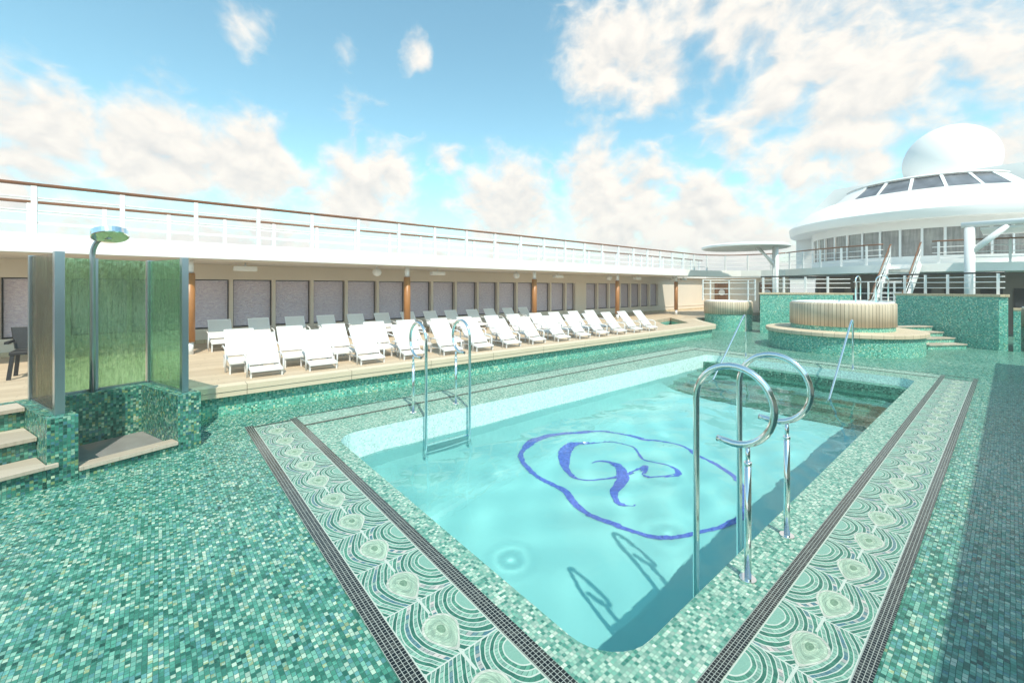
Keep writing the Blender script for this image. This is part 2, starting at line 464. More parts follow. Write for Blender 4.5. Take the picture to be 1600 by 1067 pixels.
def clouds():
    tc = nt.nodes.new('ShaderNodeTexCoord')
    sp = nt.nodes.new('ShaderNodeSeparateXYZ'); nt.links.new(tc.outputs['Generated'], sp.inputs[0])
    x, y, z = (V(nt, sp.outputs[i]) for i in range(3))
    def billow(v, scale, d):
        return 1.0 - (noise(nt, v, scale, d, .5)*2.0 - 1.0).abs()*1.7
    wx = noise(nt, vec(nt, x, y, z*1.35), 5.0, 3, .55)*.10
    def field(dx, dy, dz):
        a, b_, c_ = x + wx + dx, y - wx + dy, (z + dz)*1.35 + wx
        sv = vec(nt, a, b_, c_)
        return noise(nt, sv, 3.0, 2, .5)*.36 + noise(nt, sv, 11.0, 10, .66)*.36 + billow(sv, 5.5, 2)*.18 + billow(sv, 13.0, 2)*.10
    n0 = field(0, 0, 0); n1 = field(sd.x*.026, sd.y*.026, sd.z*.026)
    lowf = V(nt, nt.nodes.new('ShaderNodeMapRange').outputs[0])
    mr = lowf.x.node; nt.links.new(z.x, mr.inputs[0]); mr.inputs[1].default_value = .02; mr.inputs[2].default_value = .36
    mr.inputs[3].default_value = .78; mr.inputs[4].default_value = .04
    c, s = math.cos(AZ), math.sin(AZ)
    cov = lowf
    for (px, py, r, wgt) in BLOBS:
        rx, rz = (px-800)/655.7, (449.5-py)/655.7
        v0 = Vector((-s + rx*c, c + rx*s, rz)).normalized()
        dot = x*v0.x + y*v0.y + z*v0.z
        e = V(nt, 2.718281828).m('POWER', (dot - 1.0)*(2.0/(r*r)))
        cov = cov.max(e*wgt)
    d = cov + (n0 - .575)*2.2
    m1 = nt.nodes.new('ShaderNodeMapRange'); m1.interpolation_type = 'SMOOTHSTEP'
    nt.links.new(d.x, m1.inputs[0]); m1.inputs[1].default_value = .36; m1.inputs[2].default_value = .80
    lit = (n0 - n1)*2.3 - d*.08 + .62
    shade = ramp(nt, lit, [(.22, CL_DARK), (.72, CL_LIGHT)], 'LINEAR')
    skyc = mix(nt, 1.0, sky.outputs[0], SKYT, 'MULTIPLY')
    out = mix(nt, m1.outputs[0], skyc, shade)
    nt.links.new(out, bg.inputs[0])
SKYT = (1.05, 1.25, 1.22)
CL_DARK, CL_LIGHT = (7.4, 7.5, 7.5), (10.6, 10.1, 9.3)
# cloud banks: where in the sky they stand (looking that way), their spread and weight
BLOBS = [(1300, 110, .33, .77), (1180, 30, .26, .70), (950, 90, .13, .74), (1040, 130, .12, .74), (60, 200, .13, .84), (240, 235, .13, .90), (390, 250, .12, .88), (30, 260, .12, .84),
         (390, 45, .08, .66), (655, 85, .06, .66), (540, 70, .05, .56), (560, 290, .16, .82), (700, 245, .06, .78), (800, 330, .20, .84), (960, 310, .20, .92), (1090, 340, .14, .86),
         (1370, 260, .06, .80), (1240, 275, .04, .82), (1540, 60, .18, .70), (1560, 230, .10, .62), (880, 270, .05, .74)]
SKYT = (2.30, 3.02, 2.40)
clouds()
bg.inputs[1].default_value = .100
scene.view_settings.view_transform = 'Standard'; scene.view_settings.look = 'None'
scene.view_settings.exposure = .04; scene.view_settings.gamma = 1
scene.cycles.use_denoising = True
scene.cycles.max_bounces = 10; scene.cycles.transmission_bounces = 8; scene.cycles.transparent_max_bounces = 12
scene.cycles.sample_clamp_indirect = 6.0

# ------------------------------------------------------------------ sea, floor, borders
o = MB(); o.face([(-410, -410, -14), (410, -410, -14), (410, 410, -14), (-410, 410, -14)])
tag(o.build('sea', M['sea']), kind='structure')
PX0, PX1, PY0, PY1 = -6.16, -1.385, 1.90, 13.26          # pool opening
hole = rrect(PX0, PY0, PX1, PY1, .34)
edge_o = [(-7.02, 1.66), (-1.03, 1.66), (-1.03, 13.92), (-7.02, 13.92)]
fl = MB(); fl.prism([(-15.6, -9), (9, -9), (9, 46), (-15.6, 46)], -.35, 0, [(-7.02, 1.66), (-7.02, 13.92), (-1.03, 13.92), (-1.03, 1.66)][::-1], caps=(False, True), sides=False)
tag(fl.build('pool_deck', M['floor']), kind='structure')
pe = MB(); pe.prism(edge_o, -.30, .0, hole[::-1], caps=(False, True), sides=False)
tag(pe.build('pool_edge_paving', M['pale']), kind='structure')
def rect(mb, x0, y0, x1, y1, z, uv): mb.face([(x0, y0, z), (x1, y0, z), (x1, y1, z), (x0, y1, z)], uv=uv)
Z1, Z2 = .004, .008
RI0, RI1, RO0, RO1 = -1.075, -.995, -.548, -.47          # strips beside the starboard band
NO0, NO1, NI0, NI1 = .985, 1.09, 1.60, 1.70              # strips of the near band
FY0, FY1 = 13.90, 14.40
LX0, LX1 = -7.45, -6.93
b = MB()
n1 = (FY0-NO0)/.533
rect(b, RI1, NO0+.1, RO0, FY0, Z1, [(0, 0), (1, 0), (1, (FY0-NO0-.1)/.533), (0, (FY0-NO0-.1)/.533)])
x0, x1 = -7.30, RI1
k = (x1-x0)/.520
b.face([(x0, NO1, Z1), (x1, NO1, Z1), (x1, NI0, Z1), (x0, NI0, Z1)], uv=[(1, k), (1, 0), (0, 0), (0, k)])
tag(b.build('peacock_border', M['peacock']), kind='structure')
b = MB()
rect(b, LX0, NI1, LX1, FY1, Z1, None); rect(b, LX1, FY0, RI0, FY1, Z1, None)
tag(b.build('plain_border', M['strip']), kind='structure')
b = MB()
def strip(xa, ya, xb, yb, lengthwise):
    if lengthwise == 'y': rect(b, xa, ya, xb, yb, Z2, [(0, ya), (1, ya), (1, yb), (0, yb)])
    else: b.face([(xa, ya, Z2), (xb, ya, Z2), (xb, yb, Z2), (xa, yb, Z2)], uv=[(0, xa), (0, xb), (1, xb), (1, xa)])
strip(RI0, NI1, RI1, FY1, 'y'); strip(RO0, NO1, RO1, FY1, 'y')
strip(-7.42, NO0, RO1, NO1, 'x'); strip(-7.42, NI0, RI1, NI1, 'x')
for (xa, xb) in ((LX0-.02, LX0+.015), (LX1-.03, LX1+.025)): strip(xa, NI1, xb, FY1, 'y')
for (ya, yb) in ((FY0-.02, FY0+.02), (FY1-.02, FY1+.02)): strip(LX1, ya, RI0, yb, 'x')
strip(RI1, FY1-.02, RO0, FY1+.02, 'x'); strip(RI1, FY0-.02, RO0, FY0+.02, 'x'); strip(-7.36, NO1, -7.32, NI0, 'y')
tag(b.build('drain_strip', M['drain']), kind='structure')

# ------------------------------------------------------------------ pool
WZ, PD = -.38, -3.0
def zf(y): return -2.55 + 1.00*max(0.0, min(1.0, (y-1.9)/8.6))        # shelves up towards the steps
pw = MB()
ring = rrect(PX0, PY0, PX1, PY1, .34)
acc = 0
for i in range(len(ring)):
    a, c = ring[i], ring[(i+1) % len(ring)]
    d = math.hypot(c[0]-a[0], c[1]-a[1])
    pw.face([(*c, -.46), (*a, -.46), (*a, -.001), (*c, -.001)], smooth=False, uv=[(acc+d, -.46), (acc, -.46), (acc, 0), (acc+d, 0)]); acc += d
tag(pw.build('pool_wall', M['pooltile']), kind='structure')
pf = MB()
for i in range(len(ring)):
    a, c = ring[i], ring[(i+1) % len(ring)]
    pf.face([(*c, PD), (*a, PD), (*a, -.46), (*c, -.46)])
# broad port-side cove, added to face the sun and hide the darker wall
CW = .72
def cz(t, y): return zf(y) + (-.80 - zf(y))*(1-t)**2
def fz(x, y): return cz(max(0.0, (x-PX0+.02)/CW), y) if x < PX0-.02+CW and y < 10.5 else zf(y)
for (y0_, y1_) in ((PY0-.1, 1.9), (1.9, 10.5)):
    for q in range(10):
        t0, t1 = q/10, (q+1)/10
        x0_, x1_ = PX0-.02+CW*t0, PX0-.02+CW*t1
        pf.face([(x0_, y0_, cz(t0, y0_)), (x1_, y0_, cz(t1, y0_)+(.002 if q == 9 else 0)), (x1_, y1_, cz(t1, y1_)+(.002 if q == 9 else 0)), (x0_, y1_, cz(t0, y1_))], smooth=True)
ya = [PY0-.1, 1.9, 10.5, PY1+.1]
for q in range(3): pf.face([(PX0-.1, ya[q], zf(ya[q])), (PX1+.1, ya[q], zf(ya[q])), (PX1+.1, ya[q+1], zf(ya[q+1])), (PX0-.1, ya[q+1], zf(ya[q+1]))])
pfo = tag(pf.build('pool_floor', M['poolfloor']), kind='structure')
ps = MB()
for (y0, z) in ((10.35, -1.45), (11.15, -1.10), (11.95, -.75), (12.72, -.22)):
    ps.box(PX0+.02, y0, PD-.05, PX1-.02, PY1-.01 if z > -.3 else PY1-.01, z) if False else None
ys = [10.5, 11.2, 11.95, 12.55, 12.95, PY1-.012]; zs = [-1.45, -1.10, -.72, -.42, -.20]
for i in range(5):
    r_ = .0
    ps.box(PX0+.012, ys[i], PD-.05, PX1-.012, ys[i+1], zs[i])
tag(ps.build('pool_steps', M['poolstep']), kind='structure')
# water sheet, gently uneven, with a few spreading rings
wm = MB(); NX, NY = 150, 340
rings = [(-3.0, 6.2, .5), (-3.9, 7.6, .6), (-4.9, 4.2, .55), (-3.3, 3.2, .3), (-5.2, 6.6, .45), (-2.2, 5.0, .4)]
RIP = [(random.uniform(5, 13)*math.cos(a), random.uniform(5, 13)*math.sin(a), random.uniform(0, 6), random.uniform(.0014, .0030)) for a in [random.uniform(0, 6.28) for _ in range(7)]]
def wz(x, y):
    h = .0035*math.sin(x*2.1+y*1.3+.6*math.sin(y*1.1)) + .003*math.sin(x*-1.7+y*2.6+1.0+.7*math.sin(x*1.9)) + .0022*math.sin(x*4.7+y*1.9+math.sin(y*2.3)) + .0016*math.sin(y*6.1-x*2.8+math.sin(x*3.0))
    w_ = .55 + .45*math.sin(x*.9+1.0)*math.sin(y*.7)
    for kx, ky, ph, am in RIP: h += am*w_*math.sin(kx*x + ky*y + ph + .8*math.sin(.9*x-.6*y+ph))
    for cx, cy, r in rings:
        d = math.hypot(x-cx, y-cy)
        h += .0010*math.cos(d/r*8.5)*math.exp(-(d/r)**2*1.6)
    return WZ + h
gx = [PX0+.004+(PX1-PX0-.008)*i/NX for i in range(NX+1)]; gy = [PY0+.004+(12.95-PY0-.004)*j/NY for j in range(NY+1)]
wm.v = [Vector((x, y, wz(x, y))) for y in gy for x in gx]
for j in range(NY):
    for i in range(NX):
        a = j*(NX+1)+i; wm.f.append([a, a+1, a+NX+2, a+NX+1]); wm.sm.append(True); wm.uv.append(None)
wo = tag(wm.build('water', M['water']), kind='structure')
wo.cycles.is_caustics_caster = True
for n_ in ('pool_floor', 'pool_wall', 'pool_steps'): bpy.data.objects[n_].cycles.is_caustics_receiver = True

# emblem on the pool floor: ribbon outlines, found by following sight lines through still water
def to_floor(cx, cy):
    px, py = 600+cx/2.6667, 560+cy/2.6667
    c, s = math.cos(AZ), math.sin(AZ); a = (px-800)/655.7; t = (py-449.5)/655.7
    d = Vector((-s+a*c, c+a*s, -t)); k = (2.1-WZ)/t; hit = Vector((0, 0, 2.1)) + d*k
    h = Vector((d.x, d.y, 0)); si = h.length/d.length/1.333; tt = si/math.sqrt(1-si*si)
    a_, b_ = 0.0, 4.0
    for _ in range(40):
        m_ = (a_+b_)/2; p = hit + h.normalized()*tt*m_
        if WZ - m_ > fz(p.x, p.y): a_ = m_
        else: b_ = m_
    return p
def ribbon(mb, pts, closed):
    P = [(to_floor(x, y), w*.78) for x, y, w in pts]
    # smooth by Catmull-Rom
    out = []; n = len(P)
    rng = range(n) if closed else range(n-1)
    for i in rng:
        g = lambda k: P[k % n] if closed else P[min(max(k, 0), n-1)]
        p0, p1, p2, p3 = g(i-1), g(i), g(i+1), g(i+2)
        for q in range(8):
            t = q/8; w = p1[1]*(1-t)+p2[1]*t
            out.append((0.5*((2*p1[0])+(p2[0]-p0[0])*t+(2*p0[0]-5*p1[0]+4*p2[0]-p3[0])*t*t+(3*p1[0]-p0[0]-3*p2[0]+p3[0])*t**3), w))
    if not closed: out.append(P[-1])
    m = len(out); Lp, Rp = [], []
    for i in range(m):
        a = out[(i-1) % m if closed else max(i-1, 0)][0]; c = out[(i+1) % m if closed else min(i+1, m-1)][0]
        d = (c-a); d.z = 0; d.normalize(); nn = Vector((-d.y, d.x, 0))
        Lp.append(out[i][0]+nn*out[i][1]/2); Rp.append(out[i][0]-nn*out[i][1]/2)
    for i in range(m if closed else m-1):
        j = (i+1) % m
        q = [Rp[i], Rp[j], Lp[j], Lp[i]]
        mb.face([(p.x, p.y, fz(p.x, p.y)+(.012 if p.x > PX0+CW else .05)) for p in q])
em = thing('pool_emblem', 'blue ribbon emblem with a looped figure inside a wavy ring on the pool floor', 'emblem', (-3.4, 6.5, PD))
e = MB()
ribbon(e, [(574, 405, .12), (592, 368, .10), (640, 342, .08), (690, 325, .08), (780, 316, .07), (900, 304, .08), (1000, 315, .08), (1100, 336, .09), (1200, 358, .10), (1275, 382, .11), (1340, 418, .11), (1400, 458, .12), (1455, 500, .12), (1486, 535, .12), (1500, 590, .11), (1497, 655, .10), (1455, 690, .09), (1380, 715, .08), (1280, 737, .08), (1180, 748, .08), (1080, 738, .09), (980, 708, .10), (870, 658, .11), (805, 612, .12), (755, 558, .12), (700, 522, .12), (640, 492, .12), (592, 452, .12)], True)
e.build('outer_ring', M['emblem'], em)
e = MB()
ribbon(e, [(868, 346, .03), (800, 356, .12), (765, 378, .22), (750, 410, .24), (752, 445, .18), (772, 478, .10), (805, 493, .05), (850, 498, .04), (910, 491, .04), (970, 482, .05), (1030, 471, .05), (1085, 464, .07), (1112, 462, .05)], False)
ribbon(e, [(868, 346, .03), (950, 350, .04), (1030, 370, .05), (1062, 398, .07), (1090, 422, .06), (1140, 442, .05), (1190, 456, .06), (1218, 470, .12), (1205, 484, .10), (1150, 486, .05), (1085, 478, .03), (1112, 462, .05)], False)
e.build('loop', M['emblem'], em)
e = MB()
ribbon(e, [(868, 438, .02), (900, 428, .07), (940, 434, .10), (975, 452, .18), (990, 480, .28), (980, 520, .26), (962, 560, .18), (968, 590, .10), (1000, 606, .09), (1052, 607, .02)], False)
eo = e.build('stem', M['emblem'], em)
e = MB()
ribbon(e, [(1085, 456, .02), (1110, 463, .06), (1095, 476, .02)], False)
eo = e.build('barb', M['emblem'], em)
for ch in children(em):
    ch.cycles.is_caustics_receiver = True
    ch.location.z += {'outer_ring': 0, 'loop': .0015, 'stem': .003, 'barb': .0045}[ch.name]

# ------------------------------------------------------------------ pool ladders and handrails
def ladder(px, lx, y0, y1, label):
    """posts on the deck at px, legs in the water at lx"""
    s = 1 if px > lx else -1
    cx = lx + s*.275
    root = thing('pool_ladder', label, 'ladder', (px, y0, 0), 'polished steel pool ladders')
    for y in (y0, y1):
        path = [(lx, y, z) for z in (-.98 if lx < -4 else -1.35, -.6, 0, .6, 1.0, 1.18)]
        for i in range(27):
            t = PI - (1.56*PI)*i/26
            path.append((cx + s*.275*math.cos(t), y + .0*i, 1.235 + .285*math.sin(t)))
        path.append((path[-1][0]-s*.06, y, path[-1][2]+.004))
        MB().tube(path, .0245, 12).build('grab_rail', M['steel'], root)
        t = MB(); t.tube([(px, y, .0), (px, y, .83)], .023, 12); t.tube([(px, y, .83), (px, y, .95)], .016, 10)
        t.tube([(px, y, .82), (px, y, .845)], .026, 12)
        t.build('post', M['steel'], root)
        f = MB(); f.tube([(px, y, 0), (px, y, .012)], .055, 16); f.build('base_plate', M['steel'], root)
    for z in (-.52, -.80) if lx < -4 else (-.52, -.80, -1.10):
        MB().box(min(lx, lx+s*.09), y0+.02, z-.02, max(lx, lx+s*.09), y1-.02, z+.012).build('tread', M['steel'], root)
    return root
ladder(-1.22, -1.60, 3.25, 4.07, 'steel pool ladder with curled handles in the nearest corner of the pool')
ladder(-6.46, -6.02, 3.27, 4.11, 'steel pool ladder with curled handles on the side below the white loungers')
for (x, lab) in ((-5.20, 'slanting steel handrail into the pool steps in front of the small round tub'), (-2.62, 'slanting steel handrail into the pool steps in front of the big round tub')):
    r = thing('pool_handrail', lab, 'handrail', (x, 13.7, 0), 'handrails at the pool steps')
    MB().tube([(x, 13.70, 0), (x, 13.70, .8), (x, 13.70, 1.16), (x, 13.68, 1.235), (x, 13.62, 1.27), (x, 13.54, 1.245), (x, 13.4, 1.14), (x, 11.45, -.45), (x, 11.25, -.62)], .023, 12).build('rail', M['steel'], r)
    MB().tube([(x, 13.70, 0), (x, 13.70, .012)], .055, 16).build('base_plate', M['steel'], r)

# ------------------------------------------------------------------ raised teak deck on the port side
DZ = .50
NX_ = -8.19
outl = [(NX_, -9), (NX_, 18.3), (-8.3, 18.62), (-9.35, 19.75), (-10.5, 21.2), (-10.5, 31.6), (-15, 31.6), (-15, -9)]
HOL = [(-11.2, 18.5), (-11.75, 21.0), (-9.45, 18.5), (-9.5, 16.6)]
d = MB(); d.prism(outl, DZ-.17, DZ, HOL[::-1])
dk = tag(d.build('teak_deck', M['deck']), kind='structure')
d = MB(); d.prism([(NX_-.10, -9), (NX_-.10, 18.25), (-9.44, 19.70), (-10.6, 21.15), (-10.6, 31.6), (-15, 31.6), (-15, -9)], 0.0, DZ-.172, [(x, y) for x, y in HOL][::-1], caps=(False, False))
tag(d.build('deck_plinth', M['farmos']), kind='structure')
d = MB()
cut = outl[:5]
for i in range(4):
    (xa, ya), (xb, yb) = cut[i], cut[i+1]
    t = Vector((xb-xa, yb-ya, 0)).normalized(); nrm = Vector((t.y, -t.x, 0))
    a = Vector((xa, ya, 0)); c = Vector((xb, yb, 0))
    for z0, z1, w in ((DZ-.168, DZ-.088, .012), (DZ-.084, DZ+.004, .022)):
        ln = (c-a).length; U = [(.6+z0, 9-.2), (.6+z0, 9-.2+ln), (.6+z1, 9-.2+ln), (.6+z1, 9-.2)]
        d.face([a+nrm*w+Vector((0, 0, z0)), c+nrm*w+Vector((0, 0, z0)), c+nrm*w+Vector((0, 0, z1)), a+nrm*w+Vector((0, 0, z1))], uv=U)
        d.face([a+nrm*w+Vector((0, 0, z1)), c+nrm*w+Vector((0, 0, z1)), c-nrm*.22+Vector((0, 0, z1)), a-nrm*.22+Vector((0, 0, z1))], uv=U)
tag(d.build('deck_nosing', M['nosing']), kind='structure')

# ------------------------------------------------------------------ loungers
def lounger(name, label, group, seat_z, seat_d, back_dx, back_dz, W=.55):
    """origin: front left foot corner on the deck; faces +X, width along +Y"""
    r = thing(name, label, 'sun lounger', (0, 0, 0), group)
    T = .022
    m = MB()                                    # seat sling
    m.obox((-seat_d, .03, seat_z+.055), (seat_d, 0, -.03), (0, W-.06, 0), (0, 0, .018)); m.build('seat', M['fabric'], r)
    m = MB(); bx, bz = -seat_d-.03, seat_z+.085
    m.obox((bx, .02, bz), (-back_dx, 0, back_dz), (0, W-.04, 0), (.016, 0, .016)); m.build('backrest', M['fabric'], r)
    m = MB()
    for y in (.015, W-.015):
        m.bar((0, y, seat_z+.025), (-seat_d, y, seat_z+.055), T*1.1, T*1.3)
        m.bar((-seat_d, y, seat_z+.055), (-seat_d-back_dx-.01, y, bz+back_dz*1.0), T, T)
        m.bar((-seat_d, y, seat_z+.055), (-seat_d-.50, y, seat_z+.05), T, T)
    m.bar((.01, .0, seat_z+.02), (.01, W, seat_z+.02), T*1.1, T*1.5); m.bar((-seat_d+.02, .03, seat_z+.062), (-seat_d+.02, W-.03, seat_z+.062), T, T)
    m.bar((-seat_d-back_dx-.005, .0, bz+back_dz), (-seat_d-back_dx-.005, W, bz+back_dz), T, T*1.2)
    m.build('frame', M['frame'], r)
    for y in (.0, W):
        a = MB(); sgn = -1 if y == 0 else 1; yy = y + sgn*.03
        az = seat_z+.25
        a.tube([(-seat_d*.55, yy, 0), (-seat_d*.55+.02, yy, az-.04), (-seat_d*.55-.04, yy, az), (-seat_d-.22, yy, az+.03), (-seat_d-.33, yy, az+.0)], .016, 6)
        a.build('armrest', M['frame'], r)
        MB().bar((-.02, y+sgn*-.015, 0), (-.01, y+sgn*-.015, seat_z+.03), T*1.2, T*1.2).build('leg', M['frame'], r)
        MB().bar((-seat_d-.46, y+sgn*-.015, 0), (-seat_d-.44, y+sgn*-.015, seat_z+.05), T*1.2, T*1.2).build('leg', M['frame'], r)
    return r
def row(proto, n, x, y0, pitch, fmt):
    for i in range(n):
        o = proto if i == 0 else copy_tree(proto)
        o.location = (x + random.uniform(-.04, .04), y0 + pitch*i + random.uniform(-.03, .03), DZ)
        o.rotation_euler.z = math.radians(random.uniform(-1.6, 1.6))
        o['label'] = fmt(i)
    return
fr = lounger('sun_lounger', '', 'front row of white loungers beside the pool', .10, .22, .50, .53, .52)
def f_front(i):
    if i == 13: return 'white reclined lounger at the far end of the front row, beside the deck hatch'
    if i == 0: return 'white reclined lounger at the near end of the front row, closest to the glass shower'
    return 'white reclined lounger in the front row along the pool, %s from the glass shower' % ORD[i]
row(fr, 14, -8.60, 1.22, .972, f_front)
md = lounger('sun_lounger', '', 'middle row of sunlit white loungers', .18, .48, .42, .48, .52)
def f_mid(i):
    if i == 0: return 'sunlit white lounger at the near end of the middle row, behind the first front lounger'
    return 'sunlit white lounger in the middle row, %s from the glass shower' % ORD[i]
row(md, 13, -9.28, 1.02, .918, f_mid)
bk = lounger('sun_lounger', '', 'back row of loungers under the overhang', .19, .50, .36, .46, .52)
def f_back(i):
    if i == 0: return 'lounger with shaded backrest at the near end of the back row by the windows'
    return 'lounger with shaded backrest in the back row under the windows, %s from the shower' % ORD[i]
row(bk, 13, -12.80, .98, .905, f_back)

# ------------------------------------------------------------------ port house wall with windows
WX = -15.0
hw = thing('window_wall', 'long cream wall with a row of tinted windows behind the loungers', 'wall', (WX, 10, DZ))
wz0, wz1 = .93, 2.34
m = MB(); m.box(WX-.3, -9, 0, WX, 31.9, wz0-.03); m.box(WX-.3, -9, wz1, WX, 31.9, 2.79)
wins = []
y = 1.66 - 1.13*9 - .05
for i in range(22):
    a = 1.705 + 1.128*(i-9); c = a+1.03
    if c < 17.1: wins.append((a, c))
wins.append((16.37, 17.06))
k = (25.38-17.95)/7
for i in range(7): wins.append((17.95+k*i, 17.95+k*i+k-.11))
wins = [w for w in wins if w[0] > -8.5]
prev = -9
for a, c in wins:
    m.box(WX-.3, prev, wz0-.03, WX, a, wz1); prev = c
m.box(WX-.3, prev, wz0-.03, WX, 31.9, wz1)
m.build('wall', M['cream'], hw)
s = MB(); s.box(WX, -9, wz0-.13, WX+.03, 31.7, wz0-.075); s.build('sill_band', M['cream'], hw)
s = MB(); s.box(WX, -9, DZ, WX+.035, 31.7, DZ+.10); s.build('skirting', M['teak'], hw)
for a, c in wins:
    f = MB()
    for q in ((a, wz0, a+.03, wz1-.001), (c-.03, wz0, c, wz1-.001)): f.box(WX-.20, q[0]+.001, wz0-.028, WX-.16, q[2]-.001, wz1-.002)
    f.box(WX-.20, a+.03, wz0-.028, WX-.16, c-.03, wz0+.01); f.box(WX-.20, a+.03, wz1-.03, WX-.16, c-.03, wz1-.002)
    fo = f.build('window', M['dark'], hw)
    g = MB(); g.box(WX-.19, a+.031, wz0+.011, WX-.175, c-.031, wz1-.031); g.build('pane', M['pane'], fo)
# end wall beyond the loungers with two doors
ew = thing('end_wall', 'cream end wall with porthole doors under the promenade behind the small tub', 'wall', (-12, 31.7, DZ))
m = MB()
doors = [(-14.25, -13.2), (-11.2, -10.2)]
prev = -15
for a, c in doors: m.box(prev, 31.75, 0, a, 31.95, 2.79); m.box(a, 31.75, 2.45, c, 31.95, 2.79); prev = c
m.box(prev, 31.75, 0, -9.4, 31.95, 2.79); m.build('wall', M['cream'], ew)
for a, c in doors:
    d_ = MB().box(a+.002, 31.80, .5, c-.002, 31.86, 2.448).build('door', M['door'], ew)
    p = MB(); cx = (a+c)/2
    p.tube([(cx, 31.80, 1.75), (cx, 31.775, 1.75)], .22, 24); p.build('porthole', M['white'], d_)

# ------------------------------------------------------------------ upper promenade deck with its soffit, posts, lamps, rails
CX, CY, RB = -3.2, 33.0, 7.4
port = [(-12.2, -9), (-12.2, 25.0), (-12.0, 25.9), (-11.5, 26.8), (-10.7, 27.45), (-9.7, 27.8)]
a_l, a_r = math.atan2(27.75-CY, -8.42-CX), math.atan2(27.3-CY, 1.5-CX)
bal = arc(CX, CY, RB, a_l, a_r, 40)
front = port + bal
ud = thing('upper_deck', 'white promenade deck edge running over the loungers and round the far superstructure', 'deck', (-12.2, 10, 2.79))
SUN_OPENING = [(-14.7, 25.6), (-12.9, 25.6), (-12.4, 27.2), (-11.2, 28.3), (-9.9, 28.7), (-9.9, 31.4), (-14.7, 31.4)]  # opening added in the slab so sun reaches the far walls
m = MB(); m.prism(front + [(9, 29.5), (9, 45), (-15.35, 45), (-15.35, -9)], 2.79, 3.15, SUN_OPENING[::-1])
m.build('slab', M['hull'], ud)
m = MB()
for i in range(len(front)-1):                     # soffit boards lie just under the slab
    pass
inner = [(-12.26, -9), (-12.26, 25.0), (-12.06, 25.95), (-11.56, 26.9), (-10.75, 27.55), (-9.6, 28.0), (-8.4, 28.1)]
m.prism(inner + [(-8.4, 31.6), (-14.98, 31.6), (-14.98, -9)], 2.775, 2.786, SUN_OPENING[::-1])
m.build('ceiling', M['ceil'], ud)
sd_ = thing('upper_deck', 'white starboard promenade deck whose edge shades the right side of the pool deck', 'deck', (1.78, 5, 2.79))
m = MB(); m.box(1.78, -9, 2.79, 8, 17.1, 3.15); m.build('slab', M['hull'], sd_)
m = MB(); m.box(4.4, -9, 0, 4.7, 17.1, 2.788); m.build('wall', M['cream'], sd_)  # unseen wall, brought in close to cut fill light under the deck

def offset(path, d):
    out = []
    for i, p in enumerate(path):
        a = Vector(path[max(i-1, 0)]); c = Vector(path[min(i+1, len(path)-1)])
        t = (c-a).normalized(); out.append((p[0]-t.y*d, p[1]+t.x*d))
    return out
def resample(path, step, start=0.0):
    out = []; need = start; acc = 0
    for i in range(len(path)-1):
        a, c = Vector(path[i]), Vector(path[i+1]); L = (c-a).length
        while need <= acc+L+1e-9:
            out.append(a.lerp(c, (need-acc)/L)); need += step
        acc += L
    return out
def railing(name, label, path, z, h, step, bars, group, start=0.0, topw=.07, topmat='rail_wood', postw=.08, postmat='white', kick=None):
    mid = path[len(path)//2]
    r = thing(name, label, 'railing', (mid[0], mid[1], z), group)
    P = [(x, y, z+h) for x, y in path]
    MB().tube(P, topw/2, 10).build('handrail', M[topmat], r)
    for hz in bars:
        MB().tube([(x, y, z+hz) for x, y in path], .016, 6).build('bar', M['white'], r)
    for p in resample(path, step, start):
        MB().box(p.x-postw/2, p.y-postw/2, z, p.x+postw/2, p.y+postw/2, z+h-topw*.45).build('post', M[postmat], r)
    return r
GR = 'white promenade railings with wooden handrails'
railing('railing', 'white railing with wooden handrail along the inner edge of the promenade above the loungers', offset([(-12.2, -9.45)] + port[1:] + bal[:1], .07), 3.15, .96, 1.262, (.22, .45, .70), GR, 0.02)
railing('railing', 'lower looking white railing along the outer side of the promenade, seen behind the inner one', [(-14.8, -8.63), (-14.8, 31.0)], 3.15, .96, 1.263, (.22, .45, .70), GR)
g0 = [p for p in bal if p[0] < -3.75]; g1 = [p for p in bal if p[0] > -2.35]
railing('railing', 'curved white balcony railing left of the staircase under the big round roof', offset(g0, .09), 3.15, .96, 1.05, (.22, .45, .70), GR, .3)
railing('railing', 'curved white balcony railing right of the staircase under the big round roof', offset(g1, .09), 3.15, .96, 1.05, (.22, .45, .70), GR, .2)

for i, y in enumerate((.57, 6.21, 11.9, 17.6, 23.33)):
    where = ['beside the glass shower', 'between the near loungers and the windows', 'third from the glass shower', 'fourth from the glass shower', 'by the blank wall at the far end'][i]
    p = thing('deck_post', 'orange timber post with white ends ' + where, 'post', (-12.7, y, DZ), 'timber clad posts under the promenade')
    MB().tube([(-12.7, y, .80), (-12.7, y, 2.45)], .105, 20).build('cladding', M['post_wood'], p)
    MB().tube([(-12.7, y, DZ), (-12.7, y, .80)], .075, 16).build('foot', M['white'], p)
    MB().tube([(-12.7, y, 2.45), (-12.7, y, 2.775)], .075, 16).build('head', M['white'], p)
for i, y in enumerate((1.80, 7.75, 14.05, 20.4, 25.5)):
    w = ['near the glass shower', 'between the first two visible posts', 'past the second free standing post', 'near the end of the window row', 'by the far blank wall'][i]
    p = thing('ceiling_lamp', 'long white box lamp hanging from the soffit ' + w, 'lamp', (-13.4, y, 2.775), 'box lamps under the promenade')
    MB().box(-13.5, y-.27, 2.55, -13.3, y+.27, 2.68).build('lamp_shade', M['white'], p, .02)
    MB().tube([(-13.4, y, 2.68), (-13.4, y, 2.775)], .02, 8).build('rod', M['white'], p)
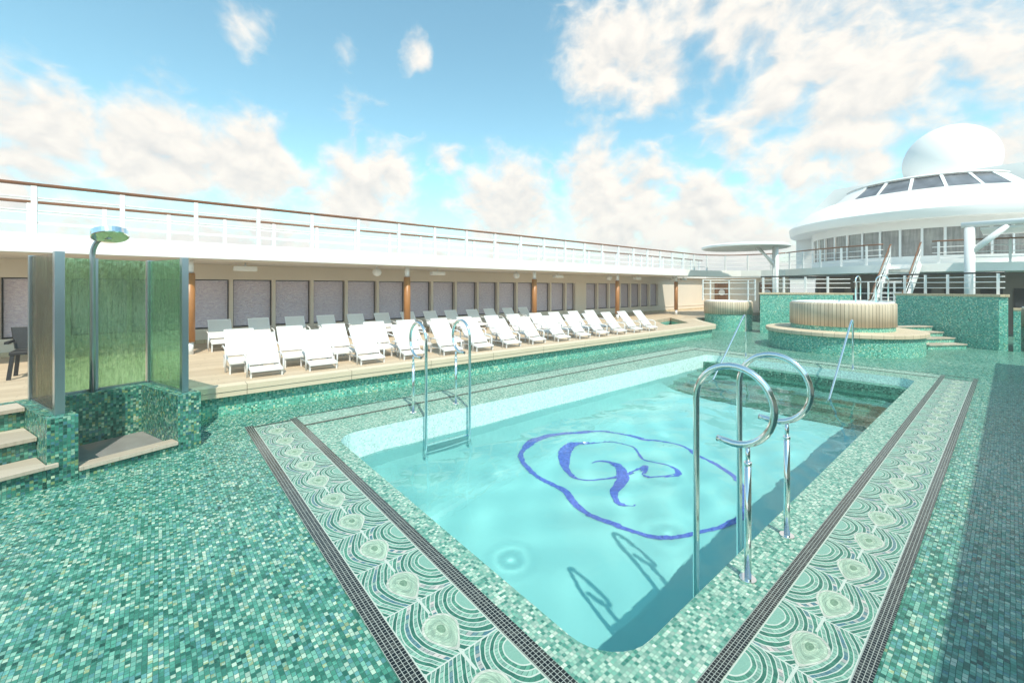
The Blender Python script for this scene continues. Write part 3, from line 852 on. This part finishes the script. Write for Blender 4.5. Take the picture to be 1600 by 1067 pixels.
for i, y in enumerate((5.40, 11.35, 17.6, 23.9)):
    w = ['before the second post', 'before the third post', 'before the fourth post', 'before the farthest post'][i]
    p = thing('globe_lamp', 'round white lamp under the soffit just ' + w, 'lamp', (-13.2, y, 2.775), 'round lamps under the promenade')
    MB().lathe([(.001, 2.47), (.10, 2.50), (.145, 2.58), (.13, 2.66), (.06, 2.72), (.001, 2.73)], -13.2, y, 16).build('lamp_shade', M['white'], p)
    MB().tube([(-13.2, y, 2.72), (-13.2, y, 2.775)], .03, 8).build('rod', M['white'], p)

# ------------------------------------------------------------------ shower
O2 = Vector((-6.57, -.67)); E1 = Vector((-.32, .947)).normalized(); E2 = Vector((-E1.y, E1.x))
def S(a, b): p = O2 + E1*a + E2*b; return (p.x, p.y)
def sprism(mb, a0, b0, a1, b1, z0, z1): mb.prism([S(a0, b0), S(a1, b0), S(a1, b1), S(a0, b1)], z0, z1)
WT = .72
sh = thing('shower_basin', 'green mosaic shower enclosure wall with slate floor and stone sill', 'shower', (*S(.46, .6), 0))
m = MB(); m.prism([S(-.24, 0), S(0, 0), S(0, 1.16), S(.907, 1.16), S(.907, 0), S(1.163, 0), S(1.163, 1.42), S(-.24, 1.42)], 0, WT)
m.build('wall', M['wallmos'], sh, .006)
m = MB(); sprism(m, .001, .10, .906, 1.159, .0, .06); m.build('floor_slab', M['stone'], sh)
m = MB(); sprism(m, .001, .012, .906, .099, 0, .095); m.build('riser', M['wallmos'], sh)
m = MB(); sprism(m, .002, -.02, .905, .16, .096, .14); m.build('sill', M['tread'], sh, .006)
gs = thing('glass_screen', 'U-shaped textured glass shower screen in aluminium posts, bronze left pane and green panes', 'shower screen', (*S(.46, 1.28), WT))
def panel(a, b, mat):
    pa, pb = Vector((*S(*a), WT+.03)), Vector((*S(*b), WT+.03)); d = pb-pa; n = Vector((-d.y, d.x, 0)).normalized()*.014
    m = MB(); m.obox(pa-n/2, d, n, (0, 0, 1.735)); return m.build('glass_pane', mat, gs)
panel((-.118, .225), (-.118, 1.235), M['rain_brown'])
panel((-.07, 1.29), (.43, 1.29), M['rain_green']); panel((.485, 1.29), (.985, 1.29), M['rain_green'])
panel((1.035, .225), (1.035, 1.235), M['rain_side'])
for a, b, w in ((-.118, .165, .08), (-.118, 1.29, .06), (1.035, .165, .075), (1.035, 1.29, .07), (.457, 1.29, .045)):
    m = MB(); sprism(m, a-w/2, b-w/2, a+w/2, b+w/2, WT, WT+1.775); m.build('post', M['alu'], gs, .004)
for a, b in (((-.118, .225), (-.118, 1.235)), ((-.07, 1.29), (.43, 1.29)), ((.485, 1.29), (.985, 1.29)), ((1.035, .225), (1.035, 1.235))):
    MB().bar((*S(*a), WT+.014), (*S(*b), WT+.014), .04, .024).build('rail', M['alu'], gs)
hd = thing('shower_column', 'steel shower pipe with a wide round head above the glass screen', 'shower head', (*S(.40, 1.19), WT))
b0 = S(.40, 1.19); fwd = -E2
pp = [(b0[0], b0[1], z) for z in (WT, 1.4, 2.1, 2.52)]
for k in range(1, 9):
    t = k/8*PI/2
    p = Vector(b0) + (fwd*.75+E1*.35).normalized()*.20*(1-math.cos(t)); pp.append((p.x, p.y, 2.52+.24*math.sin(t)))
hc = Vector((pp[-1][0], pp[-1][1])) + (fwd*.75+E1*.35).normalized()*.06
pp.append((hc.x, hc.y, 2.765))
MB().tube(pp, .030, 12).build('pipe', M['alu'], hd)
hm = MB().lathe([(.001, 2.755), (.18, 2.755), (.19, 2.765), (.19, 2.835), (.17, 2.845), (.001, 2.85)], hc.x, hc.y, 36, smooth=False)
tl = Matrix.Rotation(math.radians(-20), 4, Vector((-.25, .97, 0))); pv_ = Vector((hc.x, hc.y, 2.79))
hm.v = [pv_ + tl @ (p-pv_) for p in hm.v]; hm.build('head', M['steel'], hd)
# steps beside it
st = thing('deck_steps', 'green mosaic steps with weathered teak treads beside the shower', 'steps', (*S(-1, .5), 0))
m = MB()
for a, b0_, z in ((-.242, .0, .205), (-.242, .40, .435), (-.242, .93, .675)):
    sprism(m, -3.0, b0_, a, b0_+(.40 if b0_ == 0 else .53 if b0_ < .5 else .49)-.001, 0, z)
m.build('riser', M['wallmos'], st)
for a, b0_, b1_, z in ((-.16, -.05, .39, .25), (-.245, .34, .92, .48), (-.245, .86, 1.22, .725)):
    m = MB()
    if b0_ < 0: m.prism([S(-3.0, b0_), S(a, b0_), S(a, -.004), S(-.245, -.004), S(-.245, b1_), S(-3.0, b1_)], z-.044, z)
    else: sprism(m, -3.0, b0_, a, b1_, z-.044, z)
    m.build('tread', M['tread'], st, .006)
m = MB(); sprism(m, -3.0, 1.23, -.245, 1.42, 0, .715); m.build('landing', M['wallmos'], st)
# dark chair beyond
ch = thing('dark_chair', 'dark armchair standing on the teak deck behind the bronze glass pane', 'chair', (-11.4, -1.75, DZ))
cx, cy = -11.4, -1.75
MB().box(cx-.24, cy-.24, DZ+.42, cx+.24, cy+.24, DZ+.48).build('seat', M['chair'], ch, .01)
m = MB(); m.obox((cx-.26, cy-.26, DZ+.484), (-.08, -.06, .40), (.04, .02, 0), (0, .52, 0)); m.build('backrest', M['chair'], ch, .01)
m = MB(); m.obox((cx-.2, cy-.29, DZ+.62), (.44, 0, 0), (0, .05, 0), (0, 0, .04)); m.obox((cx-.2, cy+.24, DZ+.62), (.44, 0, 0), (0, .05, 0), (0, 0, .04)); m.build('armrest', M['chair'], ch)
for sx in (-1, 1):
    for sy in (-1, 1): MB().bar((cx+sx*.24, cy+sy*.24, DZ), (cx+sx*.20, cy+sy*.20, DZ+.42), .05).build('leg', M['chair'], ch)

# ------------------------------------------------------------------ round tubs
def tub(name, label, cx, cy, R, z0, zb, zw0, zw1, rails, deckR=None, deckz=0):
    t = thing(name, label, 'hot tub', (cx, cy, 0))
    m = MB()
    if deckR:
        m.lathe([(deckR, 0), (deckR, deckz-.13)], cx, cy, 96)
        m.lathe([(R-.02, deckz-.02), (R-.02, zw0)], cx, cy, 96)
    else: m.lathe([(R-.02, 0), (R-.02, zw0)], cx, cy, 72)
    m.build('plinth', M['farmos'], t)
    if deckR:
        m = MB(); m.lathe([(deckR-.05, deckz-.131), (deckR+.07, deckz-.13), (deckR+.085, deckz-.115), (deckR+.085, deckz-.015), (deckR+.07, deckz), (R-.05, deckz)], cx, cy, 96, smooth=False)
        m.build('bench', M['benchteak'], t)
    m = MB(); m.lathe([(R-.06, zw0), (R+.012, zw0), (R+.012, zw1-.05), (R-.01, zw1-.02), (R-.05, zw1)], cx, cy, 96); m.build('slat_wall', M['slat'], t)
    m = MB(); m.lathe([(R-.05, zw1), (R-.05, zw1+.03), (R-.16, zw1+.035), (R-.18, zw1-.10), (R-.25, zw1-.6)], cx, cy, 72); m.build('rim', M['white'], t)
    m = MB(); m.lathe([(.001, zw1-.08), (R-.17, zw1-.08)][::-1], cx, cy, 48); m.build('water', M['tubwater'], t)
    for a in rails:
        path = []
        px_, py_ = cx+(R-.02)*math.cos(a), cy+(R-.02)*math.sin(a); ix, iy = math.cos(a), math.sin(a)
        for k in range(13):
            q = PI*k/12; path.append((px_ - ix*.18*(1-math.cos(q)), py_ - iy*.18*(1-math.cos(q)), zw1+.75+.16*math.sin(q)))
        path = [(px_, py_, zw1-.3)] + path + [(px_-ix*.36, py_-iy*.36, zw1-.3)]
        MB().tube(path, .022, 10).build('grab_rail', M['steel'], t)
    return t
M['benchteak'] = planks('bench_teak', (.52, .425, .30), (.66, .55, .40), .30, 0, gap=(.20, .14, .08), gw=.03)
tub('hot_tub', 'big round hot tub clad in teak slats on a round green mosaic plinth', -3.82, 18.15, 1.46, 0, 0, .835, 1.60, (1.36, .66), 2.14, .69)
tub('hot_tub', 'small teak clad round tub at the end of the lounger deck', -9.26, 22.15, 1.10, 0, 0, .80, 1.42, ())
tub('hot_tub', 'teak clad round tub in shade at the right edge behind the mosaic wall', 1.45, 22.6, 1.25, 0, 0, .80, 1.42, (2.6,))
# steps to the big tub
ts = thing('tub_steps', 'low mosaic steps with teak treads right of the big tub', 'steps', (-1.8, 20.8, 0))
for k in range(4):
    off = Vector((-.30, .24))*k*1.0; z = .17*(k+1)
    A, B = Vector((-1.80, 20.0))+off, Vector((-.98, 21.25))+off
    Cc, D = Vector((-2.9, 21.9)), Vector((-2.7, 20.2))+off*.4
    m = MB(); m.prism([tuple(A), tuple(B), (B.x-1.2+.28*k, 22.0), tuple(D)], .17*k+.001 if k else 0, z-.041); m.build('riser', M['farmos'], ts)
    s_ = (A-B).normalized(); nn = Vector((s_.y, -s_.x))*-1
    A2, B2 = A - Vector((-.3, .24)).normalized()*.04, B - Vector((-.3, .24)).normalized()*.04
    m = MB(); m.prism([tuple(A2), tuple(B2), (B.x-1.2+.28*k, 22.01), tuple(D)], z-.04, z); m.build('tread', M['tread'], ts)

# ------------------------------------------------------------------ mosaic walls with caps and rails behind the tubs
def block(label, pts, zc, railgap, group):
    w = thing('mosaic_wall', label, 'wall', (pts[0][0], pts[0][1], 0), group)
    m = MB(); m.prism(pts, 0, zc-.085); m.build('wall', M['farmos'], w)
    cx = sum(p[0] for p in pts)/len(pts); cy = sum(p[1] for p in pts)/len(pts)
    cap = [(cx+(x-cx)*1.03, cy+(y-cy)*1.06) for x, y in pts]
    m = MB(); m.prism(cap, zc-.084, zc); m.build('cap', M['teak'], w, .01)
    return w
CZ = 1.87
GB = 'green mosaic walls with teak caps'
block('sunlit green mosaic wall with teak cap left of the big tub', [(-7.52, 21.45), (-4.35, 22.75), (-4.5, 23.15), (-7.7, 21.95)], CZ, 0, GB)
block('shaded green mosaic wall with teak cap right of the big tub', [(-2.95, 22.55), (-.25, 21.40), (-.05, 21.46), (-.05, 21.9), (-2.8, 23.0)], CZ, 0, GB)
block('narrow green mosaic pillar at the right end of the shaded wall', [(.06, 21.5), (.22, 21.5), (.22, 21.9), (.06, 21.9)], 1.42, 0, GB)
def wallrail(label, path, step, start):
    return railing('railing', label, path, CZ, .74, step, (.22, .42, .60), 'white railings with black top rail on the mosaic walls', start, .06, 'blackrail', .075)
wallrail('white railing with black top rail on the sunlit mosaic wall', [(-7.58, 21.7), (-4.48, 22.97)], .82, .1)
wallrail('white railing with black top rail on the shaded mosaic wall', [(-2.82, 22.74), (-.12, 21.62)], .66, .12)
railing('railing', 'low white railing between the two mosaic walls behind the big tub', [(-4.5, 23.6), (-2.9, 23.6)], 0.9, 1.45, .42, (.35, .65, .95), 'white railings', .1, .04, 'white', .06)
railing('railing', 'thin white guard railing around the small teak tub', [(-10.3, 21.6), (-10.35, 22.6), (-9.7, 23.2), (-8.7, 23.2), (-8.05, 22.4)], 1.45, 1.05, .95, (.3, .6, .9), 'white railings', .05, .035, 'white', .05)

# ------------------------------------------------------------------ superstructure
ss = thing('superstructure', 'white rounded deckhouse with curtained windows, disc roof and sloping skylight', 'deckhouse', (CX, CY, 3.15))
A0, A1 = math.radians(188), math.radians(352)
m = MB()
RW = 5.1
m.lathe([(RW, 3.16), (RW, 3.62)], CX, CY, 60, A0, A1); m.lathe([(RW, 4.93), (RW, 5.36)], CX, CY, 60, A0, A1)
NWIN = 15
wa0, wa1 = math.radians(206), math.radians(336)
m.lathe([(RW, 3.62), (RW, 4.93)], CX, CY, 10, A0, wa0); m.lathe([(RW, 3.62), (RW, 4.93)], CX, CY, 10, wa1, A1)
m.build('wall', M['hull'], ss)
da = (wa1-wa0)/NWIN
for i in range(NWIN):
    a = wa0+da*i
    f = MB(); f.lathe([(RW-.06, 3.62), (RW+.03, 3.62), (RW+.03, 4.93), (RW-.06, 4.93)], CX, CY, 2, a-da*.06, a+da*.06, smooth=False)
    fo = f.build('window', M['white'], ss)
    g = MB(); g.lathe([(RW-.05, 3.62), (RW-.05, 4.93)], CX, CY, 4, a+da*.06, a+da*.94); g.build('pane', M['curtain'], fo)
m = MB(); m.lathe([(RW-.3, 5.36), (6.0, 5.30), (6.12, 5.30)], CX, CY, 96, math.radians(170), math.radians(370))
m.lathe([(6.12, 5.30), (6.20, 5.27), (6.24, 5.30), (6.30, 5.72)], CX, CY, 96, math.radians(170), math.radians(370))
m.lathe([(6.30, 5.72), (5.9, 6.12), (5.3, 6.56), (4.6, 6.88), (4.25, 6.95)], CX, CY, 96, math.radians(170), math.radians(370))
m.build('roof', M['hull'], ss)
# skylight ring
m = MB(); R1, R2, S0, S1 = 4.2, 3.35, 6.95, 7.72
sa0, sa1 = math.radians(234), math.radians(322); ns = 5; dsk = (sa1-sa0)/ns
m.lathe([(R2-.03, S1), (R2+.08, S1+.02), (R2+.02, S1+.09), (.3, S1+.22)], CX, CY, 40, math.radians(200), math.radians(340))
m.lathe([(R1+.02, S0-.05), (R2, S1)], CX, CY, 6, math.radians(200), sa0); m.lathe([(R1+.02, S0-.05), (R2, S1)], CX, CY, 6, sa1, math.radians(340))
m.build('skylight_housing', M['hull'], ss)
for i in range(ns):
    a = sa0+dsk*i
    f = MB()
    for q in (a, a+dsk):
        f.bar((CX+R1*math.cos(q), CY+R1*math.sin(q), S0), (CX+R2*math.cos(q), CY+R2*math.sin(q), S1), .13, .05) if (q == a or i == ns-1) else None
    fo = f.build('skylight_window', M['white'], ss)
    g = MB(); g.lathe([(R1-.03, S0+.04), (R2-.02, S1-.03)], CX, CY, 1, a+.01, a+dsk-.01, smooth=False); g.build('pane', M['skypane'], fo)
m = MB()
trap = [(-9.6, 6.2), (-8.5, 7.1), (-7.3, 8.40), (2.6, 8.40), (3.6, 7.1), (4.4, 6.2)]
Pf = [(x, 33.2, z) for x, z in trap]; Pb = [(x, 43, z) for x, z in trap]
m.face(Pf); m.face(Pb[::-1])
for i in range(len(trap)):
    j = (i+1) % len(trap); m.face([Pf[j], Pf[i], Pb[i], Pb[j]])
m.build('house', M['hull'], ss)
m = MB(); m.box(-9.4, 33.2, 3.16, 4.2, 42.8, 6.195); m.build('house_base', M['hull'], ss)
dm = MB(); dprof = [(2.22*math.sin(PI*k/24), 10.0-2.22*math.cos(PI*k/24)) for k in range(25)]; dprof[0] = (.001, dprof[0][1]); dprof[-1] = (.001, dprof[-1][1])
rd = thing('radar_dome', 'white spherical radome on top of the superstructure', 'radome', (-2.45, 38, 8.4))
dm.lathe(dprof, -2.45, 38, 48); dm.build('dome', M['hull'], rd)
MB().lathe([(1.3, 8.2), (1.15, 8.402), (1.0, 8.9)], -2.45, 38, 32).build('pedestal', M['hull'], rd)
# lower storey under the balcony
ls = thing('lower_deckhouse', 'brown shaded storey with dark openings below the curved balcony', 'deckhouse', (CX, CY, 0))
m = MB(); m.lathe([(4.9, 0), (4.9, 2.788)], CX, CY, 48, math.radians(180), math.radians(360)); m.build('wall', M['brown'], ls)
for i in range(11):
    a = math.radians(200+14*i)
    m = MB(); m.lathe([(4.915, .3), (4.95, .32), (4.95, 2.05), (4.915, 2.07)], CX, CY, 3, a, a+math.radians(9)); m.build('window', M['dark'], ls)
# staircase from the balcony
sc_ = thing('staircase', 'white open staircase with wooden handrails coming down from the balcony', 'staircase', (-3.1, 23.9, 0))
T0, B0 = Vector((-3.05, 25.62, 3.15)), Vector((-3.55, 22.95, .0))
side = Vector((1.0, -.19, 0)).normalized()*.52
for sg in (-1, 1):
    MB().bar(T0+side*sg, B0+side*sg, .05, .24).build('stringer', M['white'], sc_)
    h = Vector((0, 0, .92))
    MB().tube([T0+side*sg+h+Vector((.0, .25, .02)), T0+side*sg+h, B0+side*sg+h], .03, 8).build('handrail', M['rail_wood'], sc_)
    for k in range(6):
        p = T0.lerp(B0, k/5.0)+side*sg
        MB().box(p.x-.025, p.y-.025, p.z+(.1 if k < 5 else 0), p.x+.025, p.y+.025, p.z+.90).build('post', M['white'], sc_)
    for hh in (.35, .62):
        MB().tube([T0+side*sg+Vector((0, 0, hh)), B0+side*sg+Vector((0, 0, hh))], .014, 6).build('bar', M['white'], sc_)
for k in range(1, 15):
    p = T0.lerp(B0, k/15.0)
    MB().obox(p-side*.94-Vector((0, .12, .02)), side*1.88, (0, .24, 0), (0, 0, .035)).build('tread', M['white'], sc_)

# canopies on forked columns
def fork(mb_root, x, y, z0, zt, armx, army, r=.12):
    MB().tube([(x, y, z0), (x, y, zt)], r, 16).build('column', M['white'], mb_root)
    MB().tube([(x, y, zt-1.0), (x+armx, y+army, zt-.01)], r*.7, 12).build('brace', M['white'], mb_root)
cp = thing('canopy', 'flat round white canopy on forked white columns at the far left of the tubs', 'canopy', (-9.3, 24.6, 0))
m = MB(); m.lathe([(.01, 4.24), (2.10, 4.24), (2.16, 4.27), (2.16, 4.36), (2.0, 4.42), (.01, 4.5)], -9.45, 24.7, 72, smooth=False); m.build('roof', M['grey_white'], cp)
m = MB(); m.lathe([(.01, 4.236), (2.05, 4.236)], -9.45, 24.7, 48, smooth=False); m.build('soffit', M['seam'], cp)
fork(cp, -7.75, 24.3, 0, 4.235, -.95, .1, .09); fork(cp, -8.05, 24.9, 0, 4.235, -.8, .35, .09)
c2 = thing('canopy', 'white pergola canopy on forked white columns at the right edge', 'canopy', (-1, 24, 0))
fork(c2, -1.02, 24.0, 0, 4.42, .95, .0, .15); fork(c2, 1.0, 24.0, 0, 4.42, -.5, .4, .15)
MB().tube([(-1.25, 24.0, 4.53), (4.5, 24.0, 4.53)], .11, 12).build('beam', M['white'], c2)
m = MB(); m.box(-.75, 24.12, 4.33, 1.6, 27.0, 4.41); m.build('roof', M['white'], c2)

# ------------------------------------------------------------------ sea haze
hz = MB(); hz.box(-420, -420, -15, 420, 420, 14.5)
m_, nt_, b_, L_ = nmat('sea_haze'); nt_.nodes.remove(b_)
pv = nt_.nodes.new('ShaderNodeVolumePrincipled'); pv.inputs['Color'].default_value = (.99, .975, .95, 1); pv.inputs['Density'].default_value = .0028
pv.inputs['Anisotropy'].default_value = 0.0
L_.new(pv.outputs[0], nt_.nodes['Material Output'].inputs['Volume'])
tag(hz.build('haze', m_), kind='stuff')
